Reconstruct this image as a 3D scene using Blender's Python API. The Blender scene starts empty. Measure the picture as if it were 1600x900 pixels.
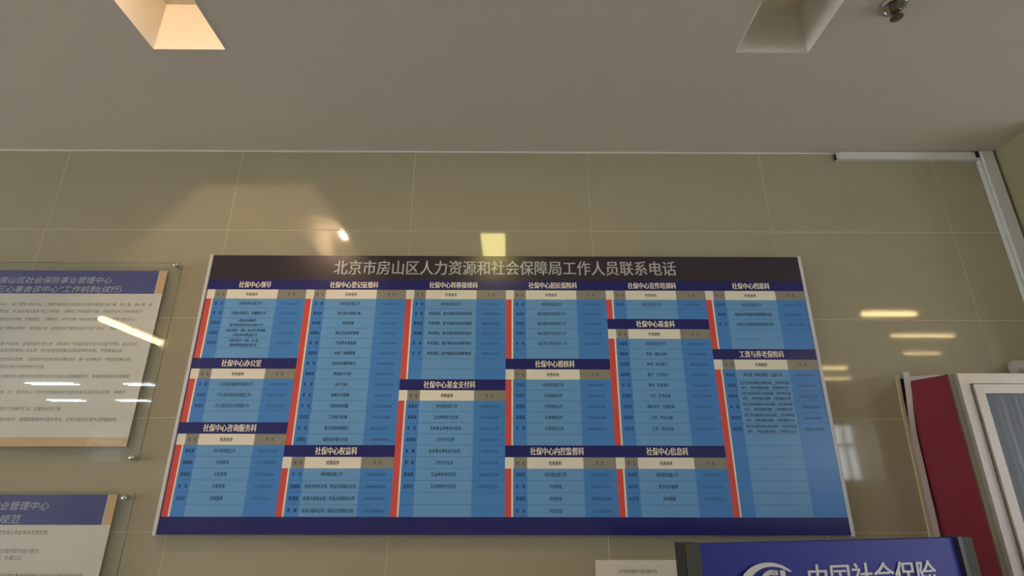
import bpy, math, random
from mathutils import Vector, Matrix

S = bpy.context.scene
COL = S.collection
rnd = random.Random(7)
CZ = 3.1                      # ceiling height; the back wall is the plane y = 0, the camera looks along +y

# ------------------------------------------------------------------ camera, world, exposure
cam = bpy.data.cameras.new('camera')
cam.sensor_width = 36.0
cam.lens = 36.0 * 850.0 / 1600.0
cam.clip_start = 0.02
co = bpy.data.objects.new('camera', cam)
COL.objects.link(co)
yaw, pit, rol = 0.00471, 0.35199, 0.00158
f = Vector((math.sin(yaw) * math.cos(pit), math.cos(yaw) * math.cos(pit), math.sin(pit)))
r = Vector((math.cos(yaw), -math.sin(yaw), 0))
u = r.cross(f)
r2 = math.cos(rol) * r + math.sin(rol) * u
u2 = -math.sin(rol) * r + math.cos(rol) * u
co.matrix_world = Matrix.Translation((1.23977, -2.16288, CZ - 1.4694)) @ Matrix((r2, u2, -f)).transposed().to_4x4()
S.camera = co

w = bpy.data.worlds.new('sky')
S.world = w
w.use_nodes = True
w.node_tree.nodes['Background'].inputs[0].default_value = (0.86, 0.93, 1.0, 1)
w.node_tree.nodes['Background'].inputs[1].default_value = 7.0

S.view_settings.view_transform = 'Standard'
S.view_settings.look = 'None'
S.view_settings.gamma = 1.0
S.view_settings.use_curve_mapping = False
S.view_settings.exposure = 0.2
S.cycles.max_bounces = 10
S.cycles.diffuse_bounces = 6
S.cycles.transparent_max_bounces = 12


# ------------------------------------------------------------------ helpers
def lin(c):
    return tuple((v / 255 / 12.92 if v <= 10 else ((v / 255 + 0.055) / 1.055) ** 2.4) for v in c) + (1,)


def mat(name, rgb, rough=0.5, metal=0.0, spec=0.5, var=0.0, vscale=6.0, bump=0.0, bscale=40.0, emit=None, strength=0.0, tint=None):
    m = bpy.data.materials.new(name)
    m.use_nodes = True
    nt = m.node_tree
    b = nt.nodes['Principled BSDF']
    c = lin(rgb)
    b.inputs['Base Color'].default_value = c
    b.inputs['Roughness'].default_value = rough
    b.inputs['Metallic'].default_value = metal
    b.inputs['Specular IOR Level'].default_value = spec
    tc = nt.nodes.new('ShaderNodeTexCoord')
    if var > 0:
        n = nt.nodes.new('ShaderNodeTexNoise')
        n.inputs['Scale'].default_value = vscale
        n.inputs['Detail'].default_value = 6
        nt.links.new(tc.outputs['Object'], n.inputs['Vector'])
        mx = nt.nodes.new('ShaderNodeMix')
        mx.data_type = 'RGBA'
        t = lin(tint) if tint else tuple(v * (1 - var) for v in c[:3]) + (1,)
        mx.inputs[6].default_value = c
        mx.inputs[7].default_value = t
        nt.links.new(n.outputs['Fac'], mx.inputs[0])
        nt.links.new(mx.outputs[2], b.inputs['Base Color'])
    if bump > 0:
        n = nt.nodes.new('ShaderNodeTexNoise')
        n.inputs['Scale'].default_value = bscale
        nt.links.new(tc.outputs['Object'], n.inputs['Vector'])
        bp = nt.nodes.new('ShaderNodeBump')
        bp.inputs['Strength'].default_value = 1.0
        bp.inputs['Distance'].default_value = bump
        nt.links.new(n.outputs['Fac'], bp.inputs['Height'])
        nt.links.new(bp.outputs['Normal'], b.inputs['Normal'])
    if emit:
        b.inputs['Emission Color'].default_value = lin(emit)
        b.inputs['Emission Strength'].default_value = strength
    return m


def clear_mat(name, tint, haze=0.0):
    """thin clear sheet: see-through with a mirror coat by its Fresnel reflection"""
    m = bpy.data.materials.new(name)
    m.use_nodes = True
    nt = m.node_tree
    nt.nodes.clear()
    out = nt.nodes.new('ShaderNodeOutputMaterial')
    tr = nt.nodes.new('ShaderNodeBsdfTransparent')
    tr.inputs[0].default_value = lin(tint)
    gl = nt.nodes.new('ShaderNodeBsdfGlossy')
    gl.inputs['Roughness'].default_value = 0.0
    fr = nt.nodes.new('ShaderNodeFresnel')
    ge = nt.nodes.new('ShaderNodeNewGeometry')       # the sheet does not bend light, so both faces use the outer index
    ma = nt.nodes.new('ShaderNodeMath')
    ma.operation = 'MULTIPLY_ADD'
    ma.inputs[1].default_value = 1 / 1.49 - 1.49
    ma.inputs[2].default_value = 1.49
    nt.links.new(ge.outputs['Backfacing'], ma.inputs[0])
    nt.links.new(ma.outputs[0], fr.inputs[0])
    mx = nt.nodes.new('ShaderNodeMixShader')
    nt.links.new(fr.outputs[0], mx.inputs[0])
    nt.links.new(tr.outputs[0], mx.inputs[1])
    nt.links.new(gl.outputs[0], mx.inputs[2])
    last = mx
    if haze > 0:
        df = nt.nodes.new('ShaderNodeBsdfDiffuse')
        df.inputs[0].default_value = (0.8, 0.8, 0.78, 1)
        m2 = nt.nodes.new('ShaderNodeMixShader')
        m2.inputs[0].default_value = haze
        nt.links.new(mx.outputs[0], m2.inputs[1])
        nt.links.new(df.outputs[0], m2.inputs[2])
        last = m2
    nt.links.new(last.outputs[0], out.inputs[0])
    return m


class MB:
    """collects shapes for one mesh"""

    def __init__(self):
        self.v, self.f, self.m = [], [], []

    def add(self, vs, fs, mi=0):
        k = len(self.v)
        self.v += [tuple(p) for p in vs]
        self.f += [tuple(i + k for i in q) for q in fs]
        self.m += [mi] * len(fs)
        return self

    def box(self, x0, x1, y0, y1, z0, z1, mi=0, bev=0.0):
        if bev <= 0:
            v = [(x, y, z) for z in (z0, z1) for y in (y0, y1) for x in (x0, x1)]
            return self.add(v, [(0, 2, 3, 1), (4, 5, 7, 6), (0, 1, 5, 4), (2, 6, 7, 3), (0, 4, 6, 2), (1, 3, 7, 5)], mi)
        # chamfered box, 24 corners
        b = bev
        v = []
        idx = {}
        for sx in (0, 1):
            for sy in (0, 1):
                for sz in (0, 1):
                    X, Y, Z = (x0, x1)[sx], (y0, y1)[sy], (z0, z1)[sz]
                    dx, dy, dz = (b, -b)[sx], (b, -b)[sy], (b, -b)[sz]
                    for a, p in (('x', (X, Y + dy, Z + dz)), ('y', (X + dx, Y, Z + dz)), ('z', (X + dx, Y + dy, Z))):
                        idx[(sx, sy, sz, a)] = len(v)
                        v.append(p)
        F = []
        for s in (0, 1):
            F.append([idx[(s, a, c, 'x')] for a, c in ((0, 0), (1, 0), (1, 1), (0, 1))])
            F.append([idx[(a, s, c, 'y')] for a, c in ((0, 0), (1, 0), (1, 1), (0, 1))])
            F.append([idx[(a, c, s, 'z')] for a, c in ((0, 0), (1, 0), (1, 1), (0, 1))])
        for i in (0, 1):
            for j in (0, 1):
                F.append([idx[(i, j, 0, 'x')], idx[(i, j, 0, 'y')], idx[(i, j, 1, 'y')], idx[(i, j, 1, 'x')]])
                F.append([idx[(i, 0, j, 'x')], idx[(i, 0, j, 'z')], idx[(i, 1, j, 'z')], idx[(i, 1, j, 'x')]])
                F.append([idx[(0, i, j, 'y')], idx[(0, i, j, 'z')], idx[(1, i, j, 'z')], idx[(1, i, j, 'y')]])
        for sx in (0, 1):
            for sy in (0, 1):
                for sz in (0, 1):
                    F.append([idx[(sx, sy, sz, a)] for a in 'xyz'])
        c = Vector(((x0 + x1) / 2, (y0 + y1) / 2, (z0 + z1) / 2))
        G = []
        for q in F:
            p = [Vector(v[i]) for i in q]
            n = (p[1] - p[0]).cross(p[2] - p[0])
            m = sum(p, Vector()) / len(p)
            G.append(q if n.dot(m - c) > 0 else q[::-1])
        return self.add(v, G, mi)

    def quad(self, x0, x1, z0, z1, y, mi=0):
        """print on a board: faces -y"""
        return self.add([(x0, y, z0), (x1, y, z0), (x1, y, z1), (x0, y, z1)], [(0, 1, 2, 3)], mi)

    def prism(self, pts, axis, a0, a1, mi=0):
        """polygon pts (in the other two axes' order) pulled along an axis"""
        def P(p, a):
            return {'x': (a, p[0], p[1]), 'y': (p[0], a, p[1]), 'z': (p[0], p[1], a)}[axis]
        n = len(pts)
        vs = [P(p, a0) for p in pts] + [P(p, a1) for p in pts]
        fs = [tuple(range(n))[::-1], tuple(range(n, 2 * n))] + [(i, (i + 1) % n, n + (i + 1) % n, n + i) for i in range(n)]
        return self.add(vs, fs, mi)

    def lathe(self, prof, c, axis='z', seg=24, mi=0):
        """profile [(radius, along)] turned about an axis through c"""
        vs, fs = [], []
        for rr, a in prof:
            for k in range(seg):
                t = 2 * math.pi * k / seg
                p, q = rr * math.cos(t), rr * math.sin(t)
                d = {'z': (p, q, a), 'y': (p, a, q), 'x': (a, p, q)}[axis]
                vs.append((c[0] + d[0], c[1] + d[1], c[2] + d[2]))
        for j in range(len(prof) - 1):
            for k in range(seg):
                k2 = (k + 1) % seg
                fs.append((j * seg + k, j * seg + k2, (j + 1) * seg + k2, (j + 1) * seg + k))
        fs.append(tuple(range(seg))[::-1])
        fs.append(tuple((len(prof) - 1) * seg + k for k in range(seg)))
        return self.add(vs, fs, mi)

    def build(self, name, mats, parent=None, loc=None, smooth=False):
        me = bpy.data.meshes.new(name)
        me.from_pydata(self.v, [], self.f)
        if not isinstance(mats, (list, tuple)):
            mats = [mats]
        for m in mats:
            me.materials.append(m)
        me.polygons.foreach_set('material_index', self.m)
        if smooth:
            me.polygons.foreach_set('use_smooth', [True] * len(self.f))
            me.set_sharp_from_angle(angle=math.radians(40))
        me.update()
        o = bpy.data.objects.new(name, me)
        COL.objects.link(o)
        if parent:
            o.parent = parent
        if loc:
            o.location = loc
        return o


def tag(o, label=None, cat=None, group=None, kind=None):
    if label: o['label'] = label
    if cat: o['category'] = cat
    if group: o['group'] = group
    if kind: o['kind'] = kind
    return o


def empty(name, loc=(0, 0, 0), rz=0.0):
    o = bpy.data.objects.new(name, None)
    o.empty_display_size = 0.1
    o.location = loc
    o.rotation_euler = (0, 0, rz)
    COL.objects.link(o)
    return o


# --- lettering: strings are queued and turned into one mesh per part at the end
QUEUE = []      # (part record, text object, material index)


def lettering(name, mats, parent, y):
    rec = dict(name=name, mats=mats if isinstance(mats, (list, tuple)) else [mats], parent=parent, items=[], y=y)
    QUEUE.append(rec)
    return rec


TEXT_CURVES = {}


def write(rec, s, x, z, pitch, height=None, align='c', bold=0.0, shear=0.0, mi=0, fat=0.0):
    """s centred (c), starting (l) or ending (r) at x, its middle at height z; pitch = advance of one character in metres"""
    small = pitch < 0.016
    key = (s, bold, shear, small)
    cu = TEXT_CURVES.get(key)
    if cu is None:
        cu = bpy.data.curves.new('lettering', 'FONT')
        cu.body = s
        cu.offset = bold
        cu.shear = shear
        cu.resolution_u = 1 if small else 4
        cu.fill_mode = 'FRONT'
        TEXT_CURVES[key] = cu
    rec['items'].append((cu, x - fat * pitch, z, pitch, height or pitch, align, mi, 0.0))
    if fat:
        rec['items'].append((cu, x + fat * pitch, z, pitch, height or pitch, align, mi, -0.00025))


def flush_lettering():
    tmp = bpy.data.collections.new('tmp')
    COL.children.link(tmp)
    obs = {}
    for key, cu in TEXT_CURVES.items():
        o = bpy.data.objects.new('t', cu)
        tmp.objects.link(o)
        obs[cu.name] = o
    bpy.context.view_layer.update()
    dg = bpy.context.evaluated_depsgraph_get()
    cache = {}
    for k, o in obs.items():
        me = o.evaluated_get(dg).to_mesh()
        vs = [tuple(v.co) for v in me.vertices]
        fs = [tuple(p.vertices) for p in me.polygons]
        xs = [v[0] for v in vs] or [0, 1]
        cache[k] = (vs, fs, min(xs), max(xs))
        o.evaluated_get(dg).to_mesh_clear()
    for rec in QUEUE:
        mb = MB()
        for cu, x, z, pitch, height, align, mi, dy in rec['items']:
            vs, fs, x0, x1 = cache[cu.name]
            sx, sz = pitch, height
            ox = {'c': x - (x0 + x1) / 2 * sx, 'l': x - x0 * sx, 'r': x - x1 * sx}[align]
            oz = z - 0.385 * sz
            mb.add([(ox + v[0] * sx, rec['y'] + dy, oz + v[1] * sz) for v in vs], fs, mi)
        if mb.v:
            o = mb.build(rec['name'], rec['mats'], rec['parent'])
            if rec['name'] in ('table_lettering', 'body_lettering', 'note_lettering', 'footer_lettering'):
                o['kind'] = 'stuff'
    for o in obs.values():
        bpy.data.objects.remove(o)
    for cu in list(TEXT_CURVES.values()):
        bpy.data.curves.remove(cu)
    bpy.data.collections.remove(tmp)


# ------------------------------------------------------------------ materials
M = {}
M['tile'] = mat('polished beige tile', (177, 168, 143), rough=0.05, var=0.10, vscale=5.0, bump=0.00012, bscale=3.0)
M['grout'] = mat('pale grout', (205, 195, 165), rough=0.8)
M['ceiling'] = mat('ceiling paint', (214, 205, 192), rough=0.9, var=0.04, vscale=1.5)
M['white_paint'] = mat('white paint', (235, 232, 224), rough=0.6)
M['green_paint'] = mat('khaki green paint', (166, 161, 124), rough=0.6, var=0.08, vscale=4)
M['hall_paint'] = mat('hall paint', (205, 202, 194), rough=0.8)
M['floor'] = mat('polished floor', (186, 182, 172), rough=0.25, var=0.1)
M['alu'] = mat('brushed aluminium', (200, 192, 185), rough=0.35, metal=0.6, var=0.08, vscale=30)
M['dark'] = mat('painted gap shade', (20, 20, 20), rough=0.8)  # near-black colour that paints the shade inside gaps
M['trunk'] = mat('white plastic trunking', (222, 222, 220), rough=0.4)
M['chrome'] = mat('chrome', (200, 200, 200), rough=0.15, metal=1.0)
M['brass'] = mat('dull brass', (122, 112, 94), rough=0.4, metal=0.8)

# ------------------------------------------------------------------ the setting
XR = 3.487            # right end of the tiled wall
XL = -7.5
TW, TH = 0.8, 0.40457


def struct(o):
    o['kind'] = 'structure'
    return o


wall_back = struct(MB().box(XL, XR + 0.2, 0.0010, 0.25, 0, CZ + 0.3).build('wall_back', M['grout']))
G = 0.0016
tile_mesh = {}
TILT = 0.45


def tile(x0, x1, z0, z1):
    sz = (round(x1 - x0, 4), round(z1 - z0, 4))
    o = None
    if sz not in tile_mesh:
        a, b = sz[0] / 2 - G, sz[1] / 2 - G
        o = MB().box(-a, a, -0.004, 0.004, -b, b, bev=0.0007).build('tile', M['tile'], wall_back)
        tile_mesh[sz] = o
    else:
        o = tile_mesh[sz].copy()
        COL.objects.link(o)
    o.location = ((x0 + x1) / 2, 0.0042, (z0 + z1) / 2)
    o.rotation_euler = (math.radians(rnd.uniform(-.05, .05)), 0, math.radians(rnd.uniform(-.04, .04)))
    if abs(x0 - 0.8) < .01 and abs(z1 - (CZ - 0.002 - TH)) < .01:      # the tile that leans and mirrors the yellow panel
        o.rotation_euler = (math.radians(TILT), 0, 0)


for row in range(8):
    z1 = CZ - 0.002 - row * TH
    z0 = max(z1 - TH, 0)
    for c in range(-9, 5):
        x0 = c * TW
        tile(x0, min(x0 + TW, XR), z0, z1)
tile(XL, -9 * TW, CZ - 0.002 - TH, CZ - 0.002)

struct(MB().box(XL, 9, -8.7, 0.25, -0.2, 0).build('floor', M['floor']))
struct(MB().box(XR, XR + 0.2, -0.26, 0.004, 0, CZ).build('wall_right', M['green_paint']))
# hall behind the camera
struct(MB().box(XR + 0.2, 9, 0.0, 0.25, 0, CZ).build('wall_side_hall', M['hall_paint']))


def wall_with_holes(name, axis, at, th, a0, a1, holes, m):
    """wall in the plane axis=at from a0 to a1; holes [(b0,b1,z0,z1)] sorted"""
    mb = MB()

    def bx(p0, p1, z0, z1):
        if axis == 'y':
            mb.box(p0, p1, at - th, at, z0, z1)
        else:
            mb.box(at - th, at, p0, p1, z0, z1)
    p = a0
    for b0, b1, z0, z1 in holes:
        bx(p, b0, 0, CZ)
        bx(b0, b1, 0, z0)
        bx(b0, b1, z1, CZ)
        p = b1
    bx(p, a1, 0, CZ)
    return struct(mb.build(name, m))


front_holes = [(-6.6, -5.95, 1.9, 2.75), (6.95, 8.6, 1.75, 2.82)]
wall_with_holes('wall_front', 'y', -8.5, 0.2, XL, 9, front_holes, M['hall_paint'])
left_holes = [(-5.9, -3.5, 0.4, 2.8), (-3.1, -0.7, 0.4, 2.8)]
wall_with_holes('wall_left', 'x', XL, 0.2, -8.5, 0.0, left_holes, M['hall_paint'])


right_fill_holes = [(-5.0, -3.2, 0.5, 2.75), (-2.8, -1.0, 0.5, 2.75)]  # unseen window openings added as fill light from the right
wall_with_holes('wall_right_hall', 'x', 9.2, 0.2, -8.5, 0.0, right_fill_holes, M['hall_paint'])


def window_y(n, b0, b1, z0, z1, y, mulls, trans):
    mb = MB()
    t = 0.05
    for x in [b0 + t / 2, b1 - t / 2] + mulls:
        mb.box(x - t / 2, x + t / 2, y - 0.12, y - 0.06, z0, z1)
    for z in [z0 + t / 2, z1 - t / 2] + trans:
        mb.box(b0, b1, y - 0.12, y - 0.06, z - t / 2, z + t / 2)
    struct(mb.build('window_%d' % n, M['white_paint']))


window_y(1, 6.95, 8.6, 1.75, 2.82, -8.5, [7.32, 7.66, 8.1], [2.40])
window_y(2, -6.6, -5.95, 1.9, 2.75, -8.5, [-6.28], [2.2])
for i, (b0, b1, z0, z1, xw) in enumerate([h + (XL,) for h in left_holes] + [h + (9.2,) for h in right_fill_holes]):
    mb = MB()
    t = 0.06
    for yy in (b0 + t / 2, (b0 + b1) / 2, b1 - t / 2):
        mb.box(xw - 0.12, xw - 0.06, yy - t / 2, yy + t / 2, z0, z1)
    for z in (z0 + t / 2, 1.9, z1 - t / 2):
        mb.box(xw - 0.12, xw - 0.06, b0, b1, z - t / 2, z + t / 2)
    struct(mb.build('window_%d' % (3 + i), M['white_paint']))  # the right wall pair is added to even out the light

# sheer curtain drawn over the right part of window_1
sm = bpy.data.materials.new('sheer curtain')
sm.use_nodes = True
nt = sm.node_tree
nt.nodes.clear()
o1, tl_, df_, mx_ = [nt.nodes.new(q) for q in ('ShaderNodeOutputMaterial', 'ShaderNodeBsdfTranslucent', 'ShaderNodeBsdfDiffuse', 'ShaderNodeMixShader')]
tl_.inputs[0].default_value = (0.42, 0.42, 0.42, 1)
df_.inputs[0].default_value = (0.6, 0.6, 0.58, 1)
nt.links.new(tl_.outputs[0], mx_.inputs[1])
nt.links.new(df_.outputs[0], mx_.inputs[2])
nt.links.new(mx_.outputs[0], o1.inputs[0])
cm = MB()
for k in range(60):
    xa, xb = 7.72 + k * 0.016, 7.72 + (k + 1) * 0.016
    ya, yb = [-8.42 + 0.03 * math.sin(q * 1.3) for q in (k, k + 1)]
    cm.add([(xa, ya, 0.02), (xb, yb, 0.02), (xb, yb, 3.08), (xa, ya, 3.08)], [(0, 1, 2, 3)])
dim_curtain = MB()  # second curtain, added over window_2 to dim its reflection
for k in range(50):
    xa, xb = -6.75 + k * 0.018, -6.75 + (k + 1) * 0.018
    ya, yb = [-8.42 + 0.03 * math.sin(q * 1.1) for q in (k, k + 1)]
    dim_curtain.add([(xa, ya, 0.02), (xb, yb, 0.02), (xb, yb, 3.08), (xa, ya, 3.08)], [(0, 1, 2, 3)])
tag(dim_curtain.build('curtain', sm), 'added sheer curtain that dims the far window mirrored in the upper acrylic notice', 'curtain')
tag(cm.build('curtain', sm), 'pale sheer curtain by the far window, mirrored faintly in the tiles', 'curtain')

# ceiling with the long recesses
TX = [(-0.037, 0.226), (2.046, 2.311)]
TY0, TY1 = -1.88, -0.624
mb = MB()
mb.box(XL, 9.0, -8.7, TY0, CZ, CZ + 0.3)
mb.box(XL, 9.0, TY1, 0.25, CZ, CZ + 0.3)
xs = [XL] + [v for p in TX for v in p] + [9.0]
for k in range(0, len(xs), 2):
    mb.box(xs[k], xs[k + 1], TY0, TY1, CZ, CZ + 0.3)
struct(mb.build('ceiling', M['ceiling']))
struct(MB().box(XL, 2.75, -0.006, 0.0, CZ - 0.006, CZ - 0.0005).build('trim_1', M['white_paint']))

# ------------------------------------------------------------------ recessed ceiling lights
M['housing'] = mat('recess paint darkened for lamp', (205, 200, 188), rough=0.75)  # same recess paint, darkened so the lamp does not blow it out
M['housing_lightened'] = mat('recess paint lightened unlit', (232, 226, 214), rough=0.75)  # same recess paint, lightened to lift the shade of the unlit recess
M['bulb'] = mat('warm lamp', (255, 240, 210), emit=(255, 218, 182), strength=680)
M['diffuser'] = mat('yellow lit diffuser', (255, 240, 200), emit=(255, 236, 150), strength=14)
M['off_lamp'] = mat('unlit lamp', (190, 195, 200), rough=0.4)
labels = ['long ceiling recess at upper left, lit warm inside by its lamp',
          
          'unlit dim ceiling recess at upper right, near the sprinkler']
for i, (x0, x1) in enumerate(TX):
    cx = (x0 + x1) / 2
    t = tag(empty('recessed_ceiling_light', (cx, (TY0 + TY1) / 2, CZ)), labels[i], 'ceiling light', 'recessed lights in the ceiling')
    hw, hl, H, k = (x1 - x0) / 2, (TY1 - TY0) / 2, 0.212, 0.004
    hb = MB()
    hb.box(-hw, -hw + k, -hl, hl, -0.002, H).box(hw - k, hw, -hl, hl, -0.002, H)
    hb.box(-hw + k, hw - k, -hl, -hl + k, -0.002, H).box(-hw + k, hw - k, hl - k, hl, -0.002, H)
    hb.box(-hw + k, hw - k, -hl + k, hl - k, H - k, H)
    hb.build('housing', M['housing'] if i == 0 else M['housing_lightened'], t)
    if i == 0:
        MB().lathe([(0.012, -0.03), (0.018, -0.025), (0.018, 0.025), (0.012, 0.03)], (0, 0, 0.176), 'y', 16).build('lamp', M['bulb'], t)
        MB().lathe([(0.02, 0.0), (0.02, 0.014)], (0, 0, 0.195), 'z', 16).build('lamp_holder', M['off_lamp'], t)
    else:
        MB().box(-0.085, 0.085, -0.36, 0.16, 0.192, 0.207).build('lamp', M['off_lamp'], t)

t = tag(empty('panel_light', (1.135, -1.19, CZ)), 'lit yellow panel light mirrored in the tiles above the board centre', 'ceiling light')
MB().box(-0.09, 0.09, -0.32, 0.32, -0.006, 0.0).build('rim', M['white_paint'], t)
MB().box(-0.075, 0.075, -0.30, 0.30, -0.008, -0.006).build('diffuser', M['diffuser'], t)
# fixtures of the hall, which show as reflections in tiles and acrylic
M['tube'] = mat('fluorescent tube', (255, 255, 255), emit=(225, 240, 255), strength=14)
M['tube_warm'] = mat('warm strip lamp', (255, 240, 210), emit=(255, 224, 160), strength=24)


def strip(x0, x1, y, m, label, n=1, wdt=0.035, along='x'):
    t = tag(empty('strip_light', ((x0 + x1) / 2, y, CZ)), label, 'ceiling light', 'strip lights of the hall behind')
    L = (x1 - x0) / 2
    W = 0.06 * n + 0.02
    if along == 'x':
        MB().box(-L - .03, L + .03, -W, W, -0.02, 0).build('housing', M['white_paint'], t)
    else:
        MB().box(-W, W, -L - .03, L + .03, -0.02, 0).build('housing', M['white_paint'], t)
    for k in range(n):
        c = (k - (n - 1) / 2) * 0.12
        if along == 'x':
            MB().lathe([(wdt / 2, -L), (wdt / 2, L)], (0, c, -0.04), 'x', 8).build('tube', m, t)
        else:
            MB().lathe([(wdt / 2, -L), (wdt / 2, L)], (c, 0, -0.04), 'y', 8).build('tube', m, t)


for x0, x1, y, wd, lb in (
        (4.33, 4.80, -2.37, 0.03, 'warm strip light mirrored right of the board, uppermost streak'),
        (5.05, 5.67, -3.08, 0.016, 'warm strip light mirrored right of the board, second and longest streak'),
        (5.68, 6.08, -3.82, 0.012, 'warm strip light mirrored right of the board, third streak'),
        (5.05, 5.50, -4.63, 0.02, 'warm strip light mirrored beside the board edge, fourth streak down'),
        (5.45, 5.95, -5.31, 0.014, 'warm strip light mirrored beside the board edge, fifth streak down')):
    strip(x0, x1, y, M['tube_warm'], lb, 1, wd)
for x0, x1, y, lb in (
        (-5.85, -5.15, -5.95, 'white tube light mirrored in the upper acrylic notice, upper left streak'),
        (-4.45, -4.05, -6.0, 'white tube light mirrored near the right edge of the acrylic notice, upper streak'),
        (-6.85, -6.25, -7.6, 'white tube light mirrored in the upper acrylic notice, lower left streak'),
        (-5.65, -5.10, -7.6, 'white tube light mirrored near the right edge of the acrylic notice, lower streak')):
    strip(x0, x1, y, M['tube'], lb, 2, 0.018)
t = strip(-0.44, 0.44, -3.06, M['tube_warm'], 'warm strip light mirrored as a slanting streak in the acrylic notice', 1, 0.06, 'y')
bpy.data.objects[[o.name for o in bpy.data.objects if o.name.startswith('strip_light')][-1]].location.x = -2.45

# ------------------------------------------------------------------ the staff contact board
BX0, BX1 = -0.017, 2.467
BZ1, BZ0 = CZ - 0.5435, CZ - 1.628
BY = -0.034
PR = dict(rough=0.22)
M['title'] = mat('print dark brown', (60, 51, 60), **PR)
M['navy'] = mat('print navy', (40, 40, 112), **PR)
M['p_white'] = mat('print white', (246, 238, 222), **PR)
M['p_grey'] = mat('print grey', (150, 146, 134), **PR)
M['p_red'] = mat('print red', (226, 88, 80), **PR)
M['p_duty'] = mat('print light blue', (112, 167, 220), **PR)
M['p_name'] = mat('print mid blue', (78, 142, 216), **PR)
M['p_line'] = mat('print line blue', (70, 120, 184), **PR)
M['ink'] = mat('print dark ink', (30, 42, 70), **PR)
M['ink_soft'] = mat('print soft ink', (58, 96, 150), **PR)
M['silver_letters'] = mat('print silver', (196, 196, 198), **PR)
M['edge'] = mat('white edge strip', (215, 213, 215), rough=0.4)

board = tag(empty('contact_board', ((BX0 + BX1) / 2, 0, BZ0)), 'wide blue staff contact board with dark title band in the centre of the tiled wall', 'board')


def L2(x, z):      # world -> board frame
    return x - (BX0 + BX1) / 2, z - BZ0


W2 = (BX1 - BX0) / 2
HB = BZ1 - BZ0
Yp = BY
MB().box(-W2, W2, Yp, -0.0, 0, HB).build('panel', M['navy'], board)
for s in (-1, 1):
    xa, xb = sorted((s * (W2 + 0.012), s * (W2 + 0.0005)))
    MB().box(xa, xb, Yp - 0.006, -0.0, -0.003, HB + 0.003, 0, 0.0012).build('side_frame', M['edge'], board)
y1, y2, y3, y4 = Yp - 0.0006, Yp - 0.0011, Yp - 0.0016, Yp - 0.0021
# vertical scale of the layout, measured in the photograph
zz = lambda v: (-0.5435 - (v - 0.5415) * 1.0185) - (-1.628)     # measured depth below ceiling -> board frame
zt, zn, zb = zz(0.651), zz(0.651), zz(1.548)
MB().quad(-W2, W2, zt, HB, y1).build('title_band', M['title'], board)
MB().quad(-W2, W2, 0, zb, y1).build('bottom_band', M['navy'], board)
title = lettering('title_lettering', M['silver_letters'], board, y2)
x_l, x_r = 0.507 / 2.447 * 2 * W2 - W2, 1.932 / 2.447 * 2 * W2 - W2
write(title, '北京市房山区人力资源和社会保障局工作人员联系电话', (x_l + x_r) / 2, zz(0.5945), (x_r - x_l) / 24, 0.070, fat=0.012)

CW = 2 * W2 / 6
U = (zt - zb) / 22
two = ['主管工资与养老保险业务核定审核、工资与养老待遇', '（经办）、养老待遇核定报审、工资待遇核定业务']
A = '本科室全面工作'
cols = [
    [('社保中心领导', ['主持社保全面工作', '分管社保登记、征缴等工作', ['分管社保待遇核算、', '医疗保险待遇支付及咨询服务工作'],
                  ['分管社保转移、稽核、城乡居民养老保险、', '社保信息内控等监督工作'], ['分管社保支付、基金、办公室、', '服务保障及基层建设等工作']], 6),
     ('社保中心办公室', ['办公室全面综合管理工作', '办公室文档业务管理工作', '办公室日常业务管理工作'], 4),
     ('社保中心咨询服务科', [A, '社保咨询', '社保咨询', '社保咨询', '社保咨询'], 6)],
    [('社保中心登记征缴科', [A, '登记单人减明分事', '退休初审', '单位企业清欠管理', '外省养老金备案', '内控、档案管理', '征收单位缴费核对',
                     '数据统计分析', '账户记账', '临聘人员管理', '记账核算退缴', '工商登记补缴', '登记银联数据核对', '增员减员登记分析'], 14),
     ('社保中心权益科', [A] + ['社保卡相关业务、权益记录相关业务'] * 3, 4)],
    [('社保中心转移接续科', [A] + ['养老保险、医疗保险关系转移接续'] * 5, 8),
     ('社保中心基金支付科', [A, '企业养老支付业务', '机关事业养老支付业务', '工伤支付业务', '机关事业养老支付业务', '工伤支付业务', '企业养老支付业务', '企业养老支付业务'], 10)],
    [('社保中心居民保险科', [A] + ['城乡居民养老保险工作'] * 4, 6),
     ('社保中心稽核科', [A] + ['社保稽核业务'] * 4, 6),
     ('社保中心内控监督科', [A] + ['内控检查'] * 3, 4)],
    [('社保中心宣传培训科', [A], 2),
     ('社保中心基金科', [A, '养老、城乡出纳', '养老、失业会计', '医疗、工伤会计', '养老、机关会计', '工伤、生育出纳', '城乡会计、生育出纳', '工伤、失业出纳', '生育、失业出纳'], 10),
     ('社保中心信息科', [A, '数字证书管理', '系统管理'], 4)],
    [('社保中心档案科', [A, '社保业务档案的收集整理归档', '社保业务档案的收集整理归档'], 5),
     ('工资与养老保险科', ['本科室（养老保险）全面工作'] + [two] * 5, 13)],
]
MT = [M['p_red'], M['p_white'], M['p_name'], M['p_duty'], M['p_line'], M['p_grey']]
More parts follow.
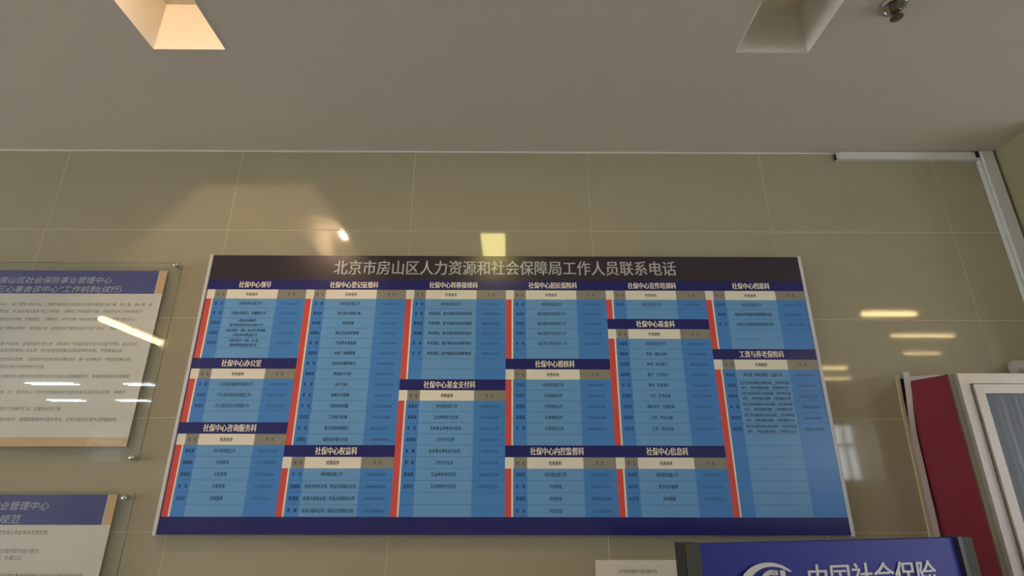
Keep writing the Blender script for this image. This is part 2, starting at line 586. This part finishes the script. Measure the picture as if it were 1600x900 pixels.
for ci, sections in enumerate(cols):
    x0 = -W2 + ci * CW
    if ci == 0:
        x0 += 0.004
    xe = -W2 + (ci + 1) * CW
    xn, xd, xp = x0 + 0.033, x0 + 0.082, x0 + 0.292
    z = zt
    for head, duties, rows in sections:
        dt = empty('department_table')
        dt.parent = board
        MB().quad(x0 if ci else -W2, xe, z - U * 1.03, z, y2).build('heading_bar', M['navy'], dt)
        hl = lettering('heading_lettering', M['p_white'], dt, y3)
        write(hl, head, (x0 + xe) / 2 - 0.012, z - U * 0.5, 0.0225, 0.0300, fat=0.035)
        z -= U * 1.03
        zh = z - U * 0.97
        hr = MB()
        hr.quad(x0, xn, zh, z, y2, 1).quad(xn, xd, zh, z, y2, 0).quad(xd, xp, zh, z, y2, 1).quad(xp, xe, zh, z, y2, 0)
        hr.build('header_row', [M['p_grey'], M['p_white']], dt)
        ze = zh - rows * U
        cb = MB()
        cb.quad(x0, x0 + 0.0235, ze, zh, y1, 0).quad(x0 + 0.0235, xn - 0.003, ze, zh, y1, 1)
        cb.quad(xn - 0.003, xd, ze, zh, y1, 2).quad(xd, xp, ze, zh, y1, 3).quad(xp, xe, ze, zh, y1, 2)
        for k in range(1, rows):
            zl = zh - k * U
            cb.quad(xn - 0.003, xe, zl - 0.0006, zl + 0.0006, y2, 4)
        cb.build('cell_print', MT, dt)
        tl = lettering('table_lettering', [M['ink'], M['ink_soft']], dt, y3)
        zc = z - U * 0.5
        write(tl, '姓　名', (xn + xd) / 2, zc, 0.0105, 0.0155)
        write(tl, '负责业务', (xd + xp) / 2, zc, 0.0122, 0.0155, fat=0.03)
        write(tl, '手　机', (xp + xe) / 2, zc, 0.0105, 0.0155)
        for k, d in enumerate(duties):
            zc = zh - (k + 0.5) * U
            write(tl, rnd.choice(['某　某', '某某某', '某某某']), (xn + xd) / 2, zc, 0.0118, 0.0155)
            mx = (xd + xp) / 2
            if isinstance(d, list):
                for j, q in enumerate(d):
                    write(tl, q, mx, zc + (0.5 - j) * U * 0.46, min(0.0090, 0.195 / len(q)), 0.0135)
            else:
                write(tl, d, mx, zc, min(0.0118, 0.19 / len(d)), 0.0155)
            ph = '1' + ''.join(rnd.choice('05683') for _ in range(10))
            write(tl, ph, (xp + xe) / 2, zc, 0.0135, 0.0165, mi=1)
        z = ze

# ------------------------------------------------------------------ acrylic notices on the left
M['acrylic'] = clear_mat('clear acrylic', (251, 253, 252), 0.03)
M['acrylic_edge'] = mat('acrylic cut edge', (120, 118, 100), rough=0.3)
M['n_blue'] = mat('poster blue', (46, 54, 146), rough=0.4)
M['n_cream'] = mat('poster cream', (222, 214, 206), rough=0.4)
M['n_orange'] = mat('poster orange', (236, 190, 140), rough=0.4)
M['n_paper'] = mat('poster paper', (240, 233, 226), rough=0.4)
M['n_ink'] = mat('poster ink', (88, 84, 88), rough=0.5)
M['n_title'] = mat('poster silver letters', (205, 205, 215), rough=0.4)
M['n_pale'] = mat('poster pale mark', (240, 222, 200), rough=0.4)
M['n_edge'] = mat('poster board edge', (90, 70, 45), rough=0.6)


def notice(label, ax1, az1, ax0, az0, px1, pz1, pz0, bh, lines_t, lines_b, footer, screws):
    """sheet from (ax0,az0) to (ax1,az1); print up to px1; depths below the ceiling"""
    t = tag(empty('acrylic_notice', (ax1, 0, CZ + az0)), label, 'notice', 'acrylic notices left of the board')
    T = lambda x: x - ax1
    Z = lambda z: z - az0
    ya, yb = -0.030, -0.025
    rr = 0.012
    pts = []
    for cx, cz, a0 in ((ax1 - rr, az1 - rr, 0), (ax0 + rr, az1 - rr, 90), (ax0 + rr, az0 + rr, 180), (ax1 - rr, az0 + rr, 270)):
        for k in range(5):
            a = math.radians(a0 + k * 22.5)
            pts.append((T(cx + rr * math.cos(a)), Z(cz + rr * math.sin(a))))
    n = len(pts)
    mb = MB()
    mb.add([(p[0], ya, p[1]) for p in pts], [tuple(range(n))], 0)
    mb.add([(p[0], yb, p[1]) for p in pts], [tuple(range(n))[::-1]], 0)
    mb.add([(p[0], y, p[1]) for y in (ya, yb) for p in pts], [(i, (i + 1) % n, n + (i + 1) % n, n + i) for i in range(n)], 1)
    mb.build('acrylic_sheet', [M['acrylic'], M['acrylic_edge']], t)
    px0 = ax0 + 0.06
    pm = MB()
    yq = yb + 0.0008
    pm.box(T(px0), T(px1), yq, yq + 0.004, Z(pz0), Z(pz1), 0)
    print_board = pm.build('print_board', M['n_edge'], t)
    y = yq - 0.0003
    q = MB()
    q.quad(T(px0), T(px1 - .035), Z(pz1 - bh), Z(pz1), y, 0)
    q.quad(T(px1 - .035), T(px1 - .029), Z(pz1 - bh), Z(pz1), y, 1)
    q.quad(T(px1 - .029), T(px1), Z(pz1 - bh), Z(pz1), y, 2)
    fz = pz0 + 0.034 if footer else pz0
    q.quad(T(px0), T(px1), Z(fz), Z(pz1 - bh), y, 3)
    if footer:
        q.quad(T(px0), T(px1), Z(pz0), Z(fz), y, 2)
    q.build('poster_print', [M['n_blue'], M['n_cream'], M['n_orange'], M['n_paper']], t)
    tl = lettering('title_lettering', M['n_title'], t, y - 0.0002)
    for s, x, z, p in lines_t:
        write(tl, s, T(x), Z(z), p, 0.0315, 'r', shear=0.2)
    bl = lettering('body_lettering', M['n_ink'], t, y - 0.0002)
    for s, x, z in lines_b:
        write(bl, s, T(x), Z(z), 0.0148, 0.0160, 'r', shear=0.2)
    if footer:
        fl = lettering('footer_lettering', M['n_pale'], t, y - 0.0002)
        write(fl, '中国社会保险', T(-0.225), Z(pz0 + 0.016), 0.0165, 0.017, 'r')
        e = MB()
        for k in range(20):
            a0, a1 = math.radians(k * 18), math.radians(k * 18 + 18)
            e.add([(T(-0.343) + R * math.cos(a), y - 0.0002, Z(pz0 + 0.017) + R * math.sin(a)) for a in (a0, a1) for R in (0.0075, 0.0105)], [(0, 1, 3, 2)])
        e.build('footer_emblem', M['n_pale'], t)
    for sx, sz in screws:
        s = MB()
        s.lathe([(0.009, -0.001), (0.009, -0.0345), (0.0105, -0.0345), (0.0105, -0.038), (0.008, -0.0415), (0.003, -0.043)], (T(sx), 0, Z(sz)), 'y', 20)
        s.build('standoff_screw', M['chrome'], t, smooth=True)


body1 = [
    ('为进一步落实“会诊中心”（以下简称“会诊中心”）是解决群众在办理业务过程中遇到的操心事、烦心事、揪心事（以', -0.235, -0.762),
    ('下简称三心事）的重要举措，是“接诉即办改革”的工作体现，为确保工作的顺利开展，特制定相关工作机制如下：', -0.262, -0.792),
    ('一、大厅咨询岗主动询问群众需求并提供业务咨询、积极跟踪、了解情况，并作为第一承办人将相关人员引导到“会诊中心”。', -0.277, -0.826),
    ('二、会诊中心首问人员主动了解相关情况，填写登记单，由相关大厅值班长进行分析“初诊”，并通知中心人员', -0.284, -0.864),
    ('三、属于单个科室的，由该科室负责办理；涉及到多个科室的实行主办科室负责制，由主办科', -0.257, -0.929),
    ('室将会诊信息及时处理并汇总反馈，协办科室应积极主动配合牵头科室，严禁推诿扯皮。', -0.305, -0.956),
    ('四、相关诉求符合相关政策，法规规定并能现场协调解决的，第一时间解决；不能现场解决的，', -0.262, -0.992),
    ('应说明原因并在相应时限内给予办结。', -0.600, -1.022),
    ('五、对诉求在近期内无法解决的问题要向诉求当事人详细解释情况，争取得到群众的理解和', -0.255, -1.060),
    ('支持。六、“会诊中心”工作人员应会同大厅值班负责人请示中心领导，并做好', -0.258, -1.122),
    ('记录，按月将会诊工作情况汇总，定期向主任汇报。', -0.485, -1.186),
    ('七、实行首问较早，首要因要相关科室负责人，涉及科室的负责人应积极接待。', -0.262, -1.226),
]
notice('acrylic notice with blue title band and slanting text, upper left of the board', -0.143, -0.577, -1.75, -1.380,
       -0.203, -0.612, -1.326, 0.103,
       [('北京市房山区社会保险事业管理中心', -0.428, -0.655, 0.0362), ('“三心事会诊中心”工作机制(试行)', -0.377, -0.695, 0.0370)],
       body1, True, [(-0.168, -0.588), (-0.165, -1.366), (-1.72, -0.60), (-1.72, -1.36)])
body2 = [('一、遵守中心各项规章制度，按时到岗，本科室负责业务由专人负责受理。', -0.408, -1.622),
         ('二、认真学习国家及本市社会保险政策，熟练掌握办理流程与经办要求，', -0.422, -1.682),
         ('热情接待，耐心解答，办事公正。', -0.475, -1.704),
         ('三、坚持文明用语，态度和蔼，不得以任何理由推诿拒绝群众提出的合理请求和咨询。', -0.245, -1.760),
         ('四、按照规定着装，佩戴工牌上岗。', -0.40, -1.83)]
notice('acrylic notice lower left, mostly cut off by the frame bottom', -0.128, -1.484, -1.75, -2.29,
       -0.192, -1.495, -2.24, 0.102,
       [('北京市房山区社会保险事业管理中心', -0.432, -1.533, 0.0362), ('窗口服务规范', -0.520, -1.578, 0.0390)],
       body2, True, [(-0.158, -1.506), (-0.158, -2.27), (-1.72, -1.51), (-1.72, -2.27)])

# ------------------------------------------------------------------ paper note
note = tag(empty('paper_note', (1.698, 0, CZ - 1.93)), 'white paper note taped to the tiles below the board, left of the blue sign', 'notice')
MB().box(-0.149, 0.149, -0.0035, -0.0015, 0, 0.219).build('sheet', mat('note paper', (242, 234, 224), rough=0.6), note)
nl = lettering('note_lettering', M['n_ink'], note, -0.0040)
write(nl, '北京市社会保险个人网上服务平台', 0.0, 0.183, 0.0093, 0.013)
write(nl, '办理社会保险业务请使用手机登录', 0.0, 0.120, 0.013, 0.017)

# ------------------------------------------------------------------ blue sign in front of the wall
sl = Vector((1.710, -0.55, CZ - 1.609))
ang = math.atan2(0.235, 0.966)
sign = tag(empty('blue_sign', (sl.x, sl.y, 0), ang), 'blue sign stand with white emblem and lettering, dark grey side posts, at bottom right', 'sign')
SW, SZ = 0.985, CZ - 1.609
M['s_blue'] = mat('sign blue', (48, 54, 150), rough=0.5, spec=0.25)
M['s_white'] = mat('sign white letters', (214, 208, 214), rough=0.4)
M['s_grey'] = mat('sign grey profile', (78, 78, 73), rough=0.65, spec=0.2)
M['s_black'] = mat('sign black edge', (36, 36, 34), rough=0.5)
n = 14
vs, fs = [], []
for k in range(n + 1):      # gently bowed face
    a = k / n
    y = -0.012 * math.sin(math.pi * a)
    for z in (SZ - 0.62, SZ - 0.003):
        vs.append((0.040 + a * (SW - 0.080), y, z))
for k in range(n):
    fs.append((2 * k, 2 * k + 2, 2 * k + 3, 2 * k + 1))
face = MB().add(vs, fs)
b0 = len(face.v)
face.add([(0.040, 0.03, SZ - 0.62), (SW - 0.040, 0.03, SZ - 0.62), (SW - 0.040, 0.03, SZ - 0.003), (0.040, 0.03, SZ - 0.003)], [(3, 2, 1, 0)])
top = [2 * k + 1 for k in range(n + 1)]
face.f.append(tuple(top + [b0 + 2, b0 + 3])); face.m.append(0)
bot = [2 * k for k in range(n, -1, -1)]
face.f.append(tuple(bot + [b0, b0 + 1])); face.m.append(0)
face.build('sign_panel', M['s_blue'], sign)
for k, (xa, xb) in enumerate(((0.0, 0.044), (SW - 0.042, SW))):
    e = MB()
    e.box(xa, xb, -0.012, 0.035, 0.02, SZ, 0, 0.002)
    post = e.build('post', M['s_grey'], sign)
    if k == 0:
        MB().box(-0.008, 0.0, -0.008, 0.032, 0.02, SZ + 0.001).build('post_edge', M['s_black'], post)
    else:
        MB().box(xa - 0.016, xa, -0.013, 0.032, 0.02, SZ + 0.001).build('post_edge', M['s_black'], post)
    MB().box(xa - 0.02, xb + 0.02, -0.16, 0.18, 0, 0.02, 0, 0.003).build('foot', M['s_black'], sign)
# emblem: ring thick at the left, tapering right, with the letters S I inside
yl = -0.0125
em = MB()
cx, cz = 0.243, SZ - 0.118
N = 60
for k in range(N):
    v = []
    for a in (k / N, (k + 1) / N):
        th = math.radians(40 + 280 * a)
        wd = 0.004 + 0.018 * math.sin(math.pi * a) ** 0.8
        for q in (0, wd):
            v.append((cx + (0.096 - q * 1.3) * math.cos(th), yl, cz + (0.066 - q * 0.75) * math.sin(th)))
    em.add(v, [(0, 1, 3, 2)])
for k in range(16):
    v = []
    for a in (k / 16, (k + 1) / 16):
        th = math.radians(75 + 110 * a)
        for q in (0, 0.012):
            v.append((cx + 0.012 + (0.05 - q) * math.cos(th), yl, cz - 0.005 + (0.053 - q) * math.sin(th)))
    em.add(v, [(0, 1, 3, 2)])
em.quad(cx + 0.010, cx + 0.030, cz + 0.034, cz + 0.046, yl)
em.quad(cx + 0.036, cx + 0.053, cz - 0.045, cz + 0.046, yl)
em.quad(cx - 0.03, cx + 0.028, cz - 0.006, cz + 0.006, yl)
em.quad(cx + 0.014, cx + 0.028, cz - 0.045, cz - 0.006, yl)
em.quad(cx - 0.03, cx + 0.020, cz - 0.045, cz - 0.033, yl)
em.build('emblem', M['s_white'], sign)
sg = lettering('sign_lettering', M['s_white'], sign, yl - 0.0005)
write(sg, '中国社会保险', 0.590, SZ - 0.098, 0.0755, 0.082, shear=0.08, fat=0.02)

# ------------------------------------------------------------------ trunking and pipe
t = tag(empty('cable_trunking', (2.75, 0, CZ - 0.045)), 'white trunking running under the ceiling with an open dark left end', 'trunking')
tb = MB()
tb.box(0.0, 0.655, -0.020, -0.017, 0.003, 0.036)
tb.box(0.0, 0.655, -0.017, 0.0, 0.0, 0.003).box(0.0, 0.655, -0.017, 0.0, 0.036, 0.039).box(0.0, 0.655, -0.003, 0.0, 0.003, 0.036)
tb.build('channel', M['trunk'], t)
MB().box(0.012, 0.655, -0.024, -0.020, -0.001, 0.040, 0, 0.001).build('lid', M['trunk'], t)
MB().box(-0.002, 0.010, -0.016, -0.003, 0.004, 0.035).build('end_shade_block', M['dark'], t)  # dark plug painting the shade inside the open end
t = tag(empty('cable_trunking', (3.437, 0, 0)), 'wide white trunking running down the corner beside the green wall', 'trunking')
MB().box(-0.030, 0.030, -0.020, 0.0, 0, CZ - 0.002, 0, 0.001).build('channel', M['trunk'], t)
MB().box(-0.024, 0.034, -0.034, -0.021, 0, CZ - 0.004, 0, 0.002).build('lid', M['trunk'], t)
MB().box(-0.044, -0.030, -0.026, -0.008, CZ - 0.034, CZ - 0.004).build('end_shade_block', M['dark'], t)  # dark block painting the shade where the two trunkings meet

pp = MB().lathe([(0.012, 0.0), (0.024, 0.004), (0.028, 0.014), (0.028, 0.16)], (0, 0, 0), 'x', 20)
pp = pp.build('pipe', mat('pale pipe', (190, 184, 178), rough=0.35), None, (3.228, -0.045, CZ - 1.020), smooth=True)
tag(pp, 'pale pipe stub on the tiles just above the aluminium window frame', 'pipe')

# ------------------------------------------------------------------ sprinkler
t = tag(empty('sprinkler', (2.478, -0.831, CZ)), 'chrome fire sprinkler hanging from the ceiling at the upper right', 'sprinkler')
MB().lathe([(0.043, 0.0), (0.043, -0.004), (0.036, -0.012), (0.028, -0.013), (0.026, -0.006), (0.012, -0.006)], (0, 0, 0), 'z', 28).build('escutcheon', M['chrome'], t, smooth=True)
MB().lathe([(0.012, -0.004), (0.012, -0.018), (0.009, -0.020), (0.009, -0.026)], (0, 0, 0), 'z', 6).build('body', M['brass'], t)
fr = MB()
for s in (-1, 1):
    fr.prism([(s * 0.009, -0.022), (s * 0.014, -0.026), (s * 0.013, -0.040), (s * 0.004, -0.050), (s * 0.002, -0.047), (s * 0.009, -0.038), (s * 0.010, -0.027)], 'y', -0.002, 0.002)
fr.build('frame_arms', M['brass'], t)
MB().lathe([(0.0025, -0.024), (0.0025, -0.046)], (0, 0, 0), 'z', 10).build('glass_bulb', mat('red bulb', (90, 45, 42), rough=0.1), t)
dm = MB()
for k in range(12):
    a = 2 * math.pi * k / 12
    c, s = math.cos(a), math.sin(a)
    px, py = -s, c
    pts = [(0.004 * c - 0.002 * px, 0.004 * s - 0.002 * py), (0.019 * c - 0.0032 * px, 0.019 * s - 0.0032 * py),
           (0.019 * c + 0.0032 * px, 0.019 * s + 0.0032 * py), (0.004 * c + 0.002 * px, 0.004 * s + 0.002 * py)]
    dm.prism(pts, 'z', -0.0535, -0.0515)
dm.lathe([(0.010, -0.0515), (0.010, -0.0535), (0.004, -0.056)], (0, 0, 0), 'z', 16)
dm.build('deflector', M['brass'], t)

# ------------------------------------------------------------------ red-sided cabinet with aluminium framed glass door
CT = CZ - 1.083
cab = tag(empty('glazed_cabinet', (2.815, 0, 0)), 'wall cabinet with dark red side and aluminium framed glass door at the right edge', 'cabinet')
M['red'] = mat('dark red film', (138, 42, 60), rough=0.38, var=0.12, vscale=2.0)
M['board_w'] = mat('white board', (205, 198, 196), rough=0.5)
M['ivory'] = mat('ivory trim', (200, 190, 158), rough=0.5)
M['olive'] = mat('grey olive seal', (150, 144, 126), rough=0.6)
# side panel (white board) carrying the red film
MB().prism([(-0.006, 0), (-0.222, 0), (-0.222, CT), (-0.206, CT + 0.002), (-0.045, CT + 0.028), (-0.006, CT + 0.030)], 'x', 0.002, 0.020).build('side_panel', M['board_w'], cab)
MB().prism([(-0.007, 0.0), (-0.2225, 0.0), (-0.2225, CT - 0.001), (-0.195, CT + 0.000), (-0.043, CT + 0.010), (-0.022, CT - 0.030), (-0.007, CT - 0.100)], 'x', -0.0006, 0.0015).build('red_film', M['red'], cab)
MB().box(-0.004, 0.0015, -0.2255, -0.2225, 0, CT).build('film_edge', mat('darker red edge', (110, 28, 42), rough=0.4), cab)
# peeling white strip between the film and the wall
st = MB()
sec = [(0.0, -0.036, -0.011, -0.016, -0.014), (CZ - 1.64, -0.034, -0.011, -0.014, -0.014), (CZ - 1.28, -0.028, -0.011, -0.008, -0.014),
       (CZ - 1.18, -0.021, -0.016, -0.003, -0.022), (CZ - 1.11, -0.017, -0.023, 0.000, -0.034), (CZ - 1.038, -0.014, -0.030, 0.002, -0.043)]
for (za, a, b, c, d), (zb_, a2, b2, c2, d2) in zip(sec, sec[1:]):
    st.add([(a, b, za), (c, d, za), (c2, d2, zb_), (a2, b2, zb_), (a + .003, b + .005, za), (c + .003, d + .005, za), (c2 + .003, d2 + .005, zb_), (a2 + .003, b2 + .005, zb_)],
           [(0, 1, 2, 3), (7, 6, 5, 4), (0, 3, 7, 4), (1, 5, 6, 2), (3, 2, 6, 7), (0, 4, 5, 1)])
st.build('edge_strip', M['board_w'], cab)
MB().prism([(-0.051, 0), (-0.037, 0), (-0.034, CZ - 1.64), (-0.025, CZ - 1.18), (-0.017, CZ - 1.044), (-0.030, CZ - 1.044), (-0.037, CZ - 1.18), (-0.047, CZ - 1.64)], 'y', -0.010, -0.001).build('wall_trim', M['ivory'], cab)
MB().box(-0.016, 0.0, -0.010, -0.001, CZ - 1.2, CZ - 1.06).build('back_shade_block', M['dark'], cab)  # dark block painting the shade behind the peeling strip
# top, far side, bottom, back so that the cabinet is closed
MB().box(0.02, 0.583, -0.20, -0.0, CT - 0.03, CT - 0.006).build('top_panel', M['board_w'], cab)
MB().box(0.003, 0.023, -0.226, -0.222, 0, CT, 0).build('seal_strip', M['olive'], cab)
MB().box(0.563, 0.583, -0.20, -0.0, 0, CT - 0.03).build('far_side', M['board_w'], cab)
# aluminium frame, mitred corners
AX0, AX1 = 0.023, 0.585
door = empty('door')
door.parent = cab


def mitred(x0, x1, z0, z1, wd, ya, yb, name, m, parent):
    o = [(x0, z0), (x1, z0), (x1, z1), (x0, z1)]
    i = [(x0 + wd, z0 + wd), (x1 - wd, z0 + wd), (x1 - wd, z1 - wd), (x0 + wd, z1 - wd)]
    for k in range(4):
        j = (k + 1) % 4
        MB().prism([o[k], o[j], i[j], i[k]], 'y', ya, yb).build(name, m, parent)


mitred(AX0, AX1, 0.02, CT, 0.0365, -0.242, -0.222, 'frame_bar', M['alu'], door)
MB().box(AX0 + 0.0365, AX1 - 0.0365, -0.236, -0.224, 0.056, CT - 0.0365).build('groove_shade_block', M['dark'], door)  # dark slab painting the shade between frame and sash
mitred(AX0 + 0.0405, AX1 - 0.0405, 0.0605, CT - 0.0405, 0.032, -0.252, -0.222, 'sash_bar', M['alu'], door)
M['door_glass'] = mat('grey blue glazing', (128, 136, 150), rough=0.25, var=0.25, vscale=3.0)
gx0, gx1, gz0, gz1 = AX0 + 0.071, AX1 - 0.071, 0.091, CT - 0.071
gv, gf = [], []
NG = 60
for k in range(NG + 1):
    x = gx0 + (gx1 - gx0) * k / NG
    y = -0.2372 + 0.0004 * math.sin(k * 1.9) + 0.0003 * math.sin(k * 0.7)
    gv += [(x, y, gz0), (x, y, gz1)]
for k in range(NG):
    gf.append((2 * k, 2 * k + 2, 2 * k + 3, 2 * k + 1))
MB().add(gv, gf).build('glass', M['door_glass'], door, smooth=True)

flush_lettering()
